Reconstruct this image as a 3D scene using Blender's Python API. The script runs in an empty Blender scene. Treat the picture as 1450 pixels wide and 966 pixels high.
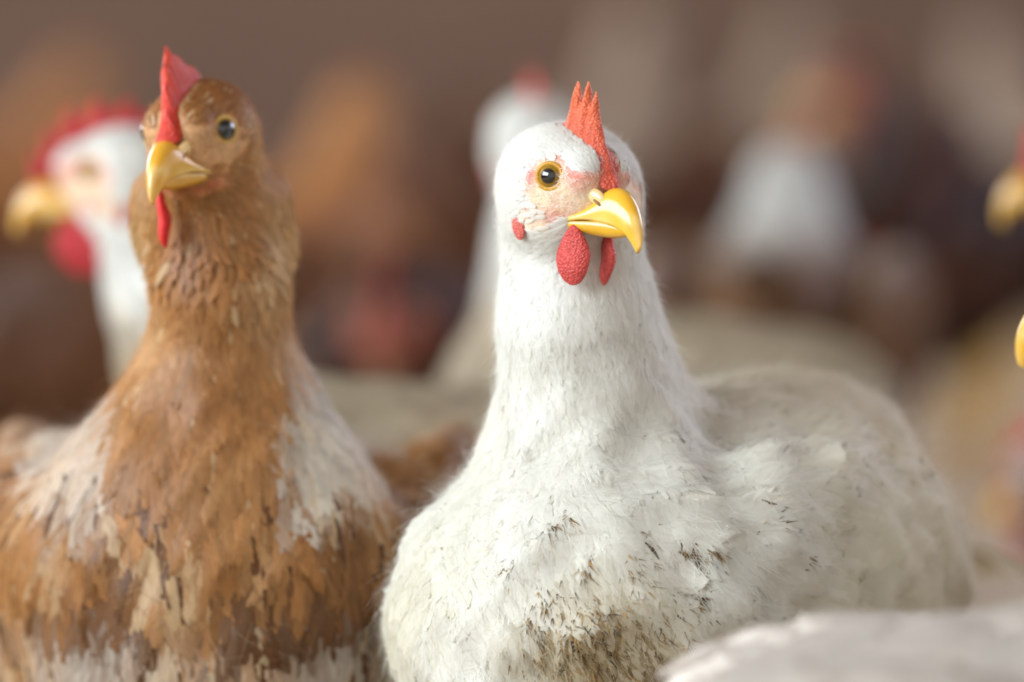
import bpy, math
import numpy as np
from mathutils import Matrix, Vector

# ------------------------------------------------------------------ camera, light, exposure
sc = bpy.context.scene
COL = sc.collection
RNG = np.random.default_rng(11)

CAM_H, TP, FPX = 0.44, 0.065, 8055.0        # camera height (m), tan(pitch down), focal length in pixels
FOCUS = 2.375
cam_data = bpy.data.cameras.new('camera')
cam_data.sensor_width = 36.0
cam_data.lens = 200.0
cam_data.dof.use_dof = True
cam_data.dof.focus_distance = FOCUS
cam_data.dof.aperture_fstop = 2.9
cam_data.clip_end = 100
cam = bpy.data.objects.new('camera', cam_data)
COL.objects.link(cam)
cam.location = (0, 0, CAM_H)
cam.rotation_euler = (math.pi / 2 - math.atan(TP), 0, 0)
sc.camera = cam

world = bpy.data.worlds.new('overcast_sky')
sc.world = world
world.use_nodes = True
bgn = world.node_tree.nodes['Background']
bgn.inputs[0].default_value = (1.0, 0.975, 0.94, 1)
bgn.inputs[1].default_value = 0.9

def area_light(name, loc, target, sx, sy, power, color):
    d = bpy.data.lights.new(name, 'AREA')
    d.shape = 'RECTANGLE'; d.size = sx; d.size_y = sy
    d.energy = power; d.color = color
    o = bpy.data.objects.new(name, d)
    COL.objects.link(o)
    o.location = loc
    o.rotation_euler = (Vector(target) - Vector(loc)).to_track_quat('-Z', 'Y').to_euler()
    return o

# daylight through the long side-wall openings, then an added fill for the back
area_light('daylight_side_opening', (-2.62, 0.9, 1.5), (0.0, 2.45, 0.3), 3.0, 1.4, 172, (0.82, 0.92, 1.0))
area_light('daylight_far_opening', (2.62, 4.8, 1.6), (0.2, 3.2, 0.3), 3.0, 1.2, 66, (0.72, 0.76, 1.0))
area_light('back_fill_light', (-2.62, 6.4, 1.6), (0.2, 6.2, 0.2), 4.0, 1.4, 125, (0.98, 0.96, 1.0))  # added lamp, brightens the far hens and back wall

sc.view_settings.view_transform = 'Standard'
sc.view_settings.look = 'None'
sc.view_settings.exposure = 0.05
sc.view_settings.gamma = 1.0
sc.view_settings.use_curve_mapping = False
sc.cycles.use_denoising = True
sc.cycles.max_bounces = 6
sc.cycles.sample_clamp_indirect = 4.0

_c = math.cos(math.atan(TP)); _s = math.sin(math.atan(TP))
def W(px, py, D):
    """photo pixel + distance along the view axis (m) -> world point (m)"""
    a = (px - 725) / FPX * D; b = (483 - py) / FPX * D
    return np.array([a, _c * D + _s * b, CAM_H - _s * D + _c * b])

# ------------------------------------------------------------------ materials
def srgb(r, g, b):
    f = lambda c: (c / 255 / 12.92) if c / 255 <= 0.04045 else ((c / 255 + 0.055) / 1.055) ** 2.4
    return np.array([f(r), f(g), f(b)])

def new_mat(name):
    m = bpy.data.materials.new(name); m.use_nodes = True
    nt = m.node_tree; nt.nodes.clear()
    out = nt.nodes.new('ShaderNodeOutputMaterial')
    return m, nt, out

def attr_node(nt):
    a = nt.nodes.new('ShaderNodeAttribute'); a.attribute_name = 'Col'; return a

def mat_feather():
    m, nt, out = new_mat('feather')
    a = attr_node(nt)
    tc = nt.nodes.new('ShaderNodeTexCoord')
    nz = nt.nodes.new('ShaderNodeTexNoise'); nz.inputs['Scale'].default_value = 260; nz.inputs['Detail'].default_value = 2
    nt.links.new(tc.outputs['Object'], nz.inputs['Vector'])
    mr = nt.nodes.new('ShaderNodeMapRange'); mr.inputs[3].default_value = 0.95; mr.inputs[4].default_value = 1.04
    nt.links.new(nz.outputs[0], mr.inputs[0])
    mul = nt.nodes.new('ShaderNodeVectorMath'); mul.operation = 'SCALE'
    nt.links.new(a.outputs['Color'], mul.inputs[0]); nt.links.new(mr.outputs[0], mul.inputs['Scale'])
    d = nt.nodes.new('ShaderNodeBsdfDiffuse'); t = nt.nodes.new('ShaderNodeBsdfTranslucent')
    g = nt.nodes.new('ShaderNodeBsdfGlossy'); g.inputs['Roughness'].default_value = 0.5
    g.inputs['Color'].default_value = (0.9, 0.92, 0.95, 1)
    nt.links.new(mul.outputs[0], d.inputs[0]); nt.links.new(mul.outputs[0], t.inputs[0])
    x = nt.nodes.new('ShaderNodeMixShader'); x.inputs[0].default_value = 0.44
    nt.links.new(d.outputs[0], x.inputs[1]); nt.links.new(t.outputs[0], x.inputs[2])
    y = nt.nodes.new('ShaderNodeMixShader'); y.inputs[0].default_value = 0.03
    nt.links.new(x.outputs[0], y.inputs[1]); nt.links.new(g.outputs[0], y.inputs[2])
    nt.links.new(y.outputs[0], out.inputs[0])
    return m

def mat_principled(name, color=None, rough=0.6, sss=0.0, bump=0.0, bscale=600, coat=0.0, spec=0.5, var=0.0, vscale=200, tex='noise'):
    m, nt, out = new_mat(name)
    p = nt.nodes.new('ShaderNodeBsdfPrincipled')
    p.inputs['Roughness'].default_value = rough
    p.inputs['Specular IOR Level'].default_value = spec
    p.inputs['Coat Weight'].default_value = coat
    p.inputs['Coat Roughness'].default_value = 0.04
    tc = nt.nodes.new('ShaderNodeTexCoord')
    if color is None:
        src = attr_node(nt).outputs['Color']
    else:
        rgb = nt.nodes.new('ShaderNodeRGB'); rgb.outputs[0].default_value = (*color, 1); src = rgb.outputs[0]
    if var > 0:
        nz = nt.nodes.new('ShaderNodeTexNoise'); nz.inputs['Scale'].default_value = vscale; nz.inputs['Detail'].default_value = 4
        nt.links.new(tc.outputs['Object'], nz.inputs['Vector'])
        mr = nt.nodes.new('ShaderNodeMapRange'); mr.inputs[1].default_value = 0.3; mr.inputs[2].default_value = 0.7
        mr.inputs[3].default_value = 1 - var; mr.inputs[4].default_value = 1 + var * 0.6
        nt.links.new(nz.outputs[0], mr.inputs[0])
        mul = nt.nodes.new('ShaderNodeVectorMath'); mul.operation = 'SCALE'
        nt.links.new(src, mul.inputs[0]); nt.links.new(mr.outputs[0], mul.inputs['Scale'])
        src = mul.outputs[0]
    nt.links.new(src, p.inputs['Base Color'])
    if sss > 0:
        p.inputs['Subsurface Weight'].default_value = sss
        p.inputs['Subsurface Radius'].default_value = (1.0, 0.3, 0.15)
        p.inputs['Subsurface Scale'].default_value = 0.003
    if bump > 0:
        if tex == 'voronoi':
            nb = nt.nodes.new('ShaderNodeTexVoronoi')
        else:
            nb = nt.nodes.new('ShaderNodeTexNoise'); nb.inputs['Detail'].default_value = 3
        nb.inputs['Scale'].default_value = bscale
        nt.links.new(tc.outputs['Object'], nb.inputs['Vector'])
        b = nt.nodes.new('ShaderNodeBump'); b.inputs['Strength'].default_value = bump; b.inputs['Distance'].default_value = 0.0008
        nt.links.new(nb.outputs[0], b.inputs['Height']); nt.links.new(b.outputs[0], p.inputs['Normal'])
    nt.links.new(p.outputs[0], out.inputs[0])
    return m

M = dict(
    feather=mat_feather(),
    skin=mat_principled('hen_skin', None, 0.62, 0.15, 0.7, 420, var=0.16, vscale=330),
    comb=mat_principled('comb_red', None, 0.5, 0.22, 0.8, 900, var=0.14, vscale=260, tex='voronoi'),
    beak=mat_principled('beak_horn', None, 0.25, 0.15, 0.08, 240, coat=0.45, var=0.1, vscale=140),
    iris=mat_principled('eye_iris', srgb(150, 112, 20), 0.25, 0, 0.1, 900, coat=1.0, var=0.25, vscale=500),
    pupil=mat_principled('eye_pupil', (0.004, 0.004, 0.005), 0.06, coat=1.0),
    lid=mat_principled('eyelid_rim', srgb(200, 146, 40), 0.45, 0.1, 0.3, 700, var=0.12),
    lid_tan=mat_principled('eyelid_rim_tan', srgb(198, 158, 84), 0.5, 0.1, 0.3, 700, var=0.12),
    leg=mat_principled('leg_scale', srgb(205, 160, 70), 0.5, 0.0, 0.8, 300, var=0.2, tex='voronoi'),
    dirt=mat_principled('dried_dirt', None, 0.85, 0, 0.4, 900),
    litter=mat_principled('litter_floor', srgb(172, 156, 134), 0.95, 0, 1.0, 60, var=0.22, vscale=9),
    shaving=mat_principled('wood_shaving', None, 0.9, 0, 0.2, 500),
    wall=mat_principled('barn_wall', srgb(120, 96, 82), 0.9, 0, 0.3, 40, var=0.3, vscale=1.1),
    ceiling=mat_principled('barn_ceiling', srgb(150, 140, 130), 0.9, 0, 0.3, 40, var=0.15, vscale=3),
)

# ------------------------------------------------------------------ mesh helpers
def link(name, me, mat, parent=None, loc=None):
    o = bpy.data.objects.new(name, me)
    COL.objects.link(o)
    if mat is not None and me is not None: me.materials.append(mat)
    if parent is not None: o.parent = parent
    if loc is not None: o.location = loc
    return o

def mesh_np(name, V, F, C=None, smooth=True, N=None):
    """V (n,3) metres, F (m,k) one polygon size, C (n,3) linear colour"""
    V = np.ascontiguousarray(V, np.float32); F = np.ascontiguousarray(F, np.int32)
    me = bpy.data.meshes.new(name)
    me.vertices.add(len(V)); me.vertices.foreach_set('co', V.ravel())
    k = F.shape[1]
    me.loops.add(F.size); me.loops.foreach_set('vertex_index', F.ravel())
    me.polygons.add(len(F))
    me.polygons.foreach_set('loop_start', np.arange(0, F.size, k, dtype=np.int32))
    me.polygons.foreach_set('loop_total', np.full(len(F), k, np.int32))
    me.polygons.foreach_set('use_smooth', np.full(len(F), smooth, bool))
    if C is not None:
        a = me.color_attributes.new('Col', 'FLOAT_COLOR', 'POINT')
        c4 = np.ones((len(V), 4), np.float32); c4[:, :3] = np.clip(C, 0, 1)
        a.data.foreach_set('color', c4.ravel())
    me.update(calc_edges=True)
    me.validate()
    if N is not None: me.normals_split_custom_set_from_vertices(np.ascontiguousarray(N, np.float32))
    return me

def norm(v): return v / np.maximum(np.linalg.norm(v, axis=-1, keepdims=True), 1e-9)

def rotz(a):
    c, s = math.cos(a), math.sin(a)
    return np.array([[c, -s, 0], [s, c, 0], [0, 0, 1.0]])

def frame(yaw, pitch=0.0, roll=0.0):
    """columns: forward, left, up. pitch>0 lifts the beak, roll>0 leans the crown to the right"""
    Rz = rotz(yaw)
    c, s = math.cos(-pitch), math.sin(-pitch)
    Ry = np.array([[c, 0, s], [0, 1, 0], [-s, 0, c]])
    c, s = math.cos(roll), math.sin(roll)
    Rx = np.array([[1, 0, 0], [0, c, -s], [0, s, c]])
    return Rz @ Ry @ Rx

def ring_loft(rings, caps=True):
    """rings (n, k, 3) -> V, F quads (ends closed with a fan centre turned into quads)"""
    n, k, _ = rings.shape
    V = rings.reshape(-1, 3)
    i = np.arange(n - 1)[:, None] * k; j = np.arange(k)[None, :]; j2 = (j + 1) % k
    F = np.stack([i + j, i + j2, i + k + j2, i + k + j], -1).reshape(-1, 4)
    if caps:
        c0 = len(V); V = np.vstack([V, rings[0].mean(0), rings[-1].mean(0)])
        jj = np.arange(0, k, 2)
        f0 = np.stack([np.full(len(jj), c0), (jj + 2) % k, (jj + 1) % k, jj], -1)
        b = (n - 1) * k
        f1 = np.stack([np.full(len(jj), c0 + 1), b + jj, b + (jj + 1) % k, b + (jj + 2) % k], -1)
        F = np.vstack([F, f0, f1])
    return V, F

def sphere(center, radii, R=np.eye(3), nu=24, nv=14):
    th = np.linspace(0.04, math.pi - 0.04, nv)[:, None]; ph = np.linspace(0, 2 * math.pi, nu, endpoint=False)[None, :]
    P = np.stack([np.sin(th) * np.cos(ph), np.sin(th) * np.sin(ph), np.cos(th) * np.ones_like(ph)], -1)
    P = (P * np.array(radii)) @ R.T + np.array(center)
    return ring_loft(P[::-1])

def tube(pts, rad, k=10):
    pts = np.array(pts, float); rad = np.array(rad, float)
    T = norm(np.gradient(pts, axis=0))
    ref = np.array([0.3, 0.9, 0.2])
    A = norm(np.cross(T, ref)); B = np.cross(T, A)
    a = np.linspace(0, 2 * math.pi, k, endpoint=False)
    rings = pts[:, None, :] + rad[:, None, None] * (np.cos(a)[None, :, None] * A[:, None, :] + np.sin(a)[None, :, None] * B[:, None, :])
    return ring_loft(rings)

def join(parts):
    Vs, Fs, o = [], [], 0
    for V, F in parts:
        Vs.append(V); Fs.append(F + o); o += len(V)
    return np.vstack(Vs), np.vstack(Fs)

# ------------------------------------------------------------------ implicit body
class Shape:
    """smooth union of ellipsoids and tapered capsules; every primitive carries a feather flow, length and width"""
    def __init__(self): self.p = []; self.lump = 0.0; self.seed = 0
    def ell(self, c, r, R=None, k=12, flow=(-1, 0, -.3), L=24, w=8):
        self.p.append(('e', np.array(c, float), np.array(r, float), np.eye(3) if R is None else R, k, np.array(flow, float), L, w)); return self
    def cap(self, a, b, ra, rb, k=14, flow=None, L=18, w=4):
        a = np.array(a, float); b = np.array(b, float)
        self.p.append(('c', a, b, (ra, rb), k, norm(b - a) if flow is None else np.array(flow, float), L, w)); return self
    def one(self, q, P):
        if q[0] == 'e':
            X = (P - q[1]) @ q[3]
            k0 = np.linalg.norm(X / q[2], axis=-1); k1 = np.linalg.norm(X / q[2] ** 2, axis=-1)
            return k0 * (k0 - 1) / np.maximum(k1, 1e-6)
        a, b = q[1], q[2]; ab = b - a
        t = np.clip(((P - a) @ ab) / (ab @ ab), 0, 1)
        return np.linalg.norm(P - a - t[:, None] * ab, axis=-1) - (q[3][0] + (q[3][1] - q[3][0]) * t)
    def __call__(self, P):
        d = None
        for q in self.p:
            e = self.one(q, P)
            if d is None: d = e
            else:
                k = q[4]; h = np.clip(.5 + .5 * (d - e) / k, 0, 1)
                d = d * (1 - h) + e * h - k * h * (1 - h)
        if self.lump:
            s = self.seed
            x, y, z = P[:, 0], P[:, 1], P[:, 2]
            low = np.clip((300 - z) / 60, 0.12, 1)
            d = d + low * self.lump * (np.sin(x * .11 + s + 1.3 * np.sin(z * .05 + s)) * np.sin(y * .12 + 1.7 * s) * np.sin(z * .085 + 2.1 + s)
                                 + .6 * np.sin(x * .23 + y * .19 + 2 * s) * np.sin(z * .17 - y * .12 + s))
        return d
    def grad(self, P, h=0.6):
        g = np.zeros_like(P)
        for e in ((1, 1, 1), (1, -1, -1), (-1, 1, -1), (-1, -1, 1)):
            e = np.array(e, float); g += e * self(P + e * h)[:, None]
        return g / (4 * h)
    def fields(self, P, beak):
        ds = np.stack([self.one(q, P) for q in self.p], -1)
        w = np.exp(-(ds - ds.min(-1, keepdims=True)) / 9.0); w /= w.sum(-1, keepdims=True)
        fl = np.zeros_like(P)
        for i, q in enumerate(self.p):
            f = q[5]
            fl += w[:, i:i + 1] * (norm(P - beak) if np.isnan(f[0]) else norm(f))
        L = w @ np.array([q[6] for q in self.p]); wd = w @ np.array([q[7] for q in self.p])
        return fl, L, wd
    def project(self, P, off, it=2):
        for _ in range(it):
            g = self.grad(P); n2 = np.maximum((g * g).sum(-1), 0.05)
            step = np.clip((self(P) - off) / n2, -8, 8)
            P = P - step[:, None] * g
        return P

def axis(lo, hi, flo, fhi, coarse, fine):
    out = [lo]
    while out[-1] < hi:
        x = out[-1]
        out.append(x + (fine if flo - coarse < x < fhi else coarse))
    return np.array(out)

def surface_net(S, ax, ay, az):
    X, Y, Z = np.meshgrid(ax, ay, az, indexing='ij')
    G = np.stack([X, Y, Z], -1)
    D = S(G.reshape(-1, 3)).reshape(X.shape)
    ins = D < 0
    nx, ny, nz = [n - 1 for n in D.shape]
    cnt = np.zeros((nx, ny, nz)); acc = np.zeros((nx, ny, nz, 3))
    corners = [(i, j, k) for i in (0, 1) for j in (0, 1) for k in (0, 1)]
    for a in corners:
        for ax_ in range(3):
            if a[ax_]: continue
            b = list(a); b[ax_] = 1
            sa = tuple(slice(a[i], a[i] + (nx, ny, nz)[i]) for i in range(3)); sb = tuple(slice(b[i], b[i] + (nx, ny, nz)[i]) for i in range(3))
            da, db = D[sa], D[sb]
            m = (da < 0) != (db < 0)
            t = np.where(m, da / np.where(m, da - db, 1), 0)
            acc += np.where(m[..., None], G[sa] + t[..., None] * (G[sb] - G[sa]), 0); cnt += m
    act = cnt > 0
    idx = -np.ones(act.shape, np.int64); idx[act] = np.arange(act.sum())
    V = acc[act] / cnt[act][:, None]
    F = []
    for a in range(3):
        b, c = (a + 1) % 3, (a + 2) % 3
        s0 = [slice(1, -1)] * 3; s1 = [slice(1, -1)] * 3
        s0[a] = slice(0, -1); s1[a] = slice(1, None)
        x = ins[tuple(s0)] != ins[tuple(s1)]
        pos = np.argwhere(x)
        flip = ins[tuple(s0)][x]
        base = pos.copy(); base[:, b] += 1; base[:, c] += 1
        q = []
        for db, dc in ((0, 0), (-1, 0), (-1, -1), (0, -1)):
            e = base.copy(); e[:, b] += db; e[:, c] += dc
            q.append(idx[e[:, 0], e[:, 1], e[:, 2]])
        q = np.stack(q, -1)
        q[~flip] = q[~flip][:, ::-1]
        F.append(q)
    F = np.vstack(F); F = F[(F >= 0).all(1)]
    return V, F

def noise3(P, s, seed=0.0):
    """cheap smooth value in about -1..1"""
    x, y, z = P[:, 0] / s, P[:, 1] / s, P[:, 2] / s
    return (np.sin(x * 1.7 + 1.1 * np.sin(y * 1.3 + seed) + seed) + np.sin(y * 1.9 + 1.2 * np.sin(z * 1.1 + 2 * seed) + 3 * seed)
            + np.sin(z * 1.6 + 1.3 * np.sin(x * 1.2 - seed) - seed)) / 3

def sample_surface(V, F, n, weight=None):
    T = np.vstack([F[:, [0, 1, 2]], F[:, [0, 2, 3]]])
    a, b, c = V[T[:, 0]], V[T[:, 1]], V[T[:, 2]]
    ar = np.linalg.norm(np.cross(b - a, c - a), axis=1) / 2
    pr = ar if weight is None else ar * weight((a + b + c) / 3)
    i = RNG.choice(len(T), n, p=pr / pr.sum())
    u = np.sqrt(RNG.random(n))[:, None]; v = RNG.random(n)[:, None]
    return a[i] * (1 - u) + b[i] * u * (1 - v) + c[i] * u * v, ar

U5 = np.array([0, .3, .6, .85, 1.0]); WP = np.array([.35, .95, 1.0, .68, .12])
def feather_cards(S, root, flow, L, w, lift, tip_lift, jitter=0.22, camber=.18):
    """leaf-shaped cards laid on the surface along the flow; returns V, F, u (per vertex)"""
    n = len(root)
    N = norm(S.grad(root))
    T = flow + RNG.normal(0, jitter, (n, 3)); T = norm(T - (T * N).sum(-1, keepdims=True) * N)
    B = np.cross(N, T)
    vv = np.array([-1, 0, 1.0])
    u = U5[None, :, None]; v = vv[None, None, :]
    P = root[:, None, None, :] + (u * L[:, None, None])[..., None] * T[:, None, None, :] + ((v * WP[None, :, None]) * w[:, None, None] * .5)[..., None] * B[:, None, None, :]
    off = lift[:, None, None] + tip_lift[:, None, None] * u ** 1.6 + camber * w[:, None, None] * (1 - v ** 2) * (1 - .4 * u)
    offr = np.broadcast_to(off, P.shape[:3]).ravel()
    P = S.project(P.reshape(-1, 3), offr, 3)
    # cards that fell across a crease are tucked under the surface
    A = P.reshape(n, 5, 3, 3)
    res = np.abs(S(P) - offr).reshape(n, 15).max(1)
    cn = norm(np.cross(A[:, 4, 1] - A[:, 0, 1], A[:, 2, 2] - A[:, 2, 0]))
    gm = norm(S.grad(A[:, 2, 1])); gt = norm(S.grad(A[:, 4, 1]))
    seg = np.linalg.norm(np.diff(A[:, :, 1], axis=1), axis=-1).sum(1)
    wid = np.linalg.norm(A[:, 2, 2] - A[:, 2, 0], axis=-1)
    bad = (res > 1.0) | ((cn * gm).sum(-1) < .72) | ((gm * gt).sum(-1) < .55) | (seg > 1.5 * L) | (wid > 1.5 * w) | ((N * gm).sum(-1) < .5)
    A[bad] = (root[bad] - 4.0 * N[bad])[:, None, None, :] + .1 * (A[bad] - root[bad][:, None, None, :])
    P = A.reshape(-1, 3)
    base = (np.arange(n) * 15)[:, None, None]
    r = (np.arange(4) * 3)[None, :, None]; cc = np.arange(2)[None, None, :]
    i0 = base + r + cc
    F = np.stack([i0, i0 + 3, i0 + 4, i0 + 1], -1).reshape(-1, 4)
    return P, F, np.tile(np.repeat(U5, 3), n)

def strands(S, root, flow, L, rad, tip_lift, jitter=.45, curl=.25, npt=4):
    """thin tapering down ribbons"""
    n = len(root)
    N = norm(S.grad(root))
    T = flow + RNG.normal(0, jitter, (n, 3)); T = norm(T - (T * N).sum(-1, keepdims=True) * N)
    B = np.cross(N, T)
    side = norm(B + RNG.uniform(-.6, .6, (n, 1)) * N)
    u = np.linspace(0, 1, npt)[None, :, None]
    cu = RNG.normal(0, curl, (n, 1, 1))
    P = root[:, None, :] + u * L[:, None, None] * T[:, None, :] + cu * u ** 2 * L[:, None, None] * B[:, None, :]
    off = .4 + tip_lift[:, None] * u[..., 0] ** 1.5
    P = S.project(P.reshape(-1, 3), off.ravel(), 2).reshape(n, npt, 3)
    r = rad[:, None, None] * (1.05 - u)
    Q = np.stack([P - r * side[:, None, :], P + r * side[:, None, :]], 2)
    i0 = (np.arange(n) * npt * 2)[:, None] + (np.arange(npt - 1) * 2)[None, :]
    F = np.stack([i0, i0 + 2, i0 + 3, i0 + 1], -1).reshape(-1, 4)
    return Q.reshape(-1, 3), F, np.tile(np.repeat(np.linspace(0, 1, npt), 2), n)

MM = 0.001
def soft_normals(S, V, F, keep):
    n = np.cross(V[F[:, 2]] - V[F[:, 0]], V[F[:, 3]] - V[F[:, 1]])
    acc = np.zeros_like(V)
    for k in range(4): np.add.at(acc, F[:, k], n)
    g = norm(S.grad(V)); acc = norm(acc)
    acc *= np.where((acc * g).sum(-1, keepdims=True) < 0, -1, 1)
    return norm(acc * keep + g * (1 - keep))
NAN = (np.nan, 0, 0)

# ------------------------------------------------------------------ head furniture, all in the head frame (mm)
UP_BEAK = np.array([  # x, z bottom, z top, half width
    [12, -13.2, -10.2, 13.4], [17, -12.0, -8.6, 12.8], [22, -11.0, -6.6, 11.4], [26, -10.6, -3.0, 9.8], [30, -10.6, 2.0, 8.4], [34, -10.9, 3.4, 7.3], [38.5, -11.8, 1.9, 6.3],
    [43, -13.4, -1.4, 5.2], [46.8, -16.0, -6.0, 4.0], [49.4, -19.2, -11.2, 2.8], [50.6, -21.8, -16.6, 1.7], [50.6, -23.4, -21.0, .7]])
LO_BEAK = np.array([
    [13, -17.0, -12.9, 12.6], [20, -17.8, -12.4, 11.0], [27, -18.6, -12.0, 8.6], [33, -18.6, -12.2, 6.4], [38, -18.0, -13.2, 4.4], [42, -16.8, -14.2, 2.4], [43.6, -15.6, -14.8, .8]])

def beak_part(tab, top, k=20, curve=0.0):
    t = np.linspace(0, 1, len(tab)); tt = np.linspace(0, 1, 26)
    Q = np.stack([np.interp(tt, t, tab[:, i]) for i in range(4)], -1)
    for _ in range(2): Q[1:-1] = (Q[:-2] + 2 * Q[1:-1] + Q[2:]) / 4
    a = np.linspace(0, 2 * math.pi, k, endpoint=False)
    ca, sa = np.cos(a), np.sin(a)
    y = np.sign(ca) * np.abs(ca) ** .85
    if top:   # flat below, ridged roof above
        z = np.where(sa >= 0, np.abs(sa) ** .8, -.18 * np.abs(sa)); zb, zt = 0.0, 1.0
        zz = Q[:, 1:2] + (Q[:, 2:3] - Q[:, 1:2]) * z[None]
        xx = Q[:, 0:1] + 0 * zz
        xx = xx - (1 - z[None]) * 2.2 * np.clip((Q[:, 0:1] - 40) / 10, 0, 1)
    else:
        z = np.where(sa <= 0, -np.abs(sa) ** .8, .1 * np.abs(sa))
        zz = Q[:, 2:3] + (Q[:, 2:3] - Q[:, 1:2]) * z[None]
        xx = Q[:, 0:1] + 0 * zz
    return ring_loft(np.stack([xx, Q[:, 3:4] * y[None], zz], -1))

def comb_mesh(prof, lean=0.0, wob=1.0, t0=2.6, seed=0.0, n=90, nh=9):
    """prof rows: x, z base, z top, x shift of the top"""
    prof = np.array(prof, float)
    s = np.linspace(0, 1, len(prof)); ss = np.linspace(0, 1, n)
    Q = np.stack([np.interp(ss, s, prof[:, i]) for i in range(4)], -1)
    for _ in range(2): Q[1:-1] = (Q[:-2] + 2 * Q[1:-1] + Q[2:]) / 4
    h = np.linspace(0, 1, nh)
    hh = np.concatenate([h, h[::-1]]); sd = np.concatenate([np.ones(nh), -np.ones(nh)])
    H = Q[:, 2:3] - Q[:, 1:2]
    x = Q[:, 0:1] + Q[:, 3:4] * hh[None] ** 1.2
    z = Q[:, 1:2] + H * hh[None]
    th = t0 * (1 - .72 * hh[None] ** 1.2) * (1 - .96 * hh[None] ** 12) * np.clip(np.minimum(ss, 1 - ss)[:, None] * 14 + .15, 0, 1)
    ridge = 1 + .16 * np.sin(x * 1.5 + seed) * hh[None]
    y = sd[None] * th * ridge + lean * np.clip(z - 10, 0, 99) + wob * np.sin(x * .16 + seed) * hh[None]
    return ring_loft(np.stack([x, y, z], -1))

def wattle_mesh(c, r, seed=0.0, swing=0.0, turn=0.0):
    V, F = sphere((0, 0, 0), (1, 1, 1), nu=28, nv=20)
    z = V[:, 2]
    wid = np.where(z > 0, 1 - .45 * np.clip(z, 0, 1) ** 1.3, 1.0)
    th = 1 - .35 * np.clip(z, 0, 1)
    x = V[:, 0] * wid * r[0]; y = V[:, 1] * th * r[1] * (1 + .12 * np.sin(3 * V[:, 0] + seed)); zz = z * r[2]
    y = y + .6 * np.sin(zz * .35 + seed) + swing * (r[2] - zz)
    x, y = x * math.cos(turn) - y * math.sin(turn), x * math.sin(turn) + y * math.cos(turn)
    return np.stack([x + c[0], y + c[1], zz + c[2]], -1), F

def torus(R_, r, flat=1.0, nu=36, nv=10):
    a = np.linspace(0, 2 * math.pi, nu, endpoint=False)[:, None]; b = np.linspace(0, 2 * math.pi, nv, endpoint=False)[None]
    P = np.stack([(R_ + r * np.cos(b)) * np.cos(a), (R_ + r * np.cos(b)) * np.sin(a) * flat, r * .8 * np.sin(b) + 0 * a], -1)
    n, k = nu, nv
    i = np.arange(n)[:, None] * k; i2 = ((np.arange(n) + 1) % n)[:, None] * k; j = np.arange(k)[None]; j2 = (j + 1) % k
    return P.reshape(-1, 3), np.stack([i + j, i2 + j, i2 + j2, i + j2], -1).reshape(-1, 4)

def cap_mesh(R_, ang, nu=24, nv=7):
    th = np.linspace(.02, ang, nv)[:, None]; ph = np.linspace(0, 2 * math.pi, nu, endpoint=False)[None]
    P = R_ * np.stack([np.sin(th) * np.cos(ph), np.sin(th) * np.sin(ph), np.cos(th) + 0 * ph], -1)
    return ring_loft(P)

def basis_from(n):
    n = norm(np.array(n, float)); up = np.array([0, 0, 1.0]); x = norm(np.cross(up, n)); y = np.cross(n, x)
    return np.stack([x, y, n], -1)

RED = srgb(214, 62, 44); RED_DEEP = srgb(190, 30, 34)
YEL = srgb(232, 176, 44)

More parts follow.
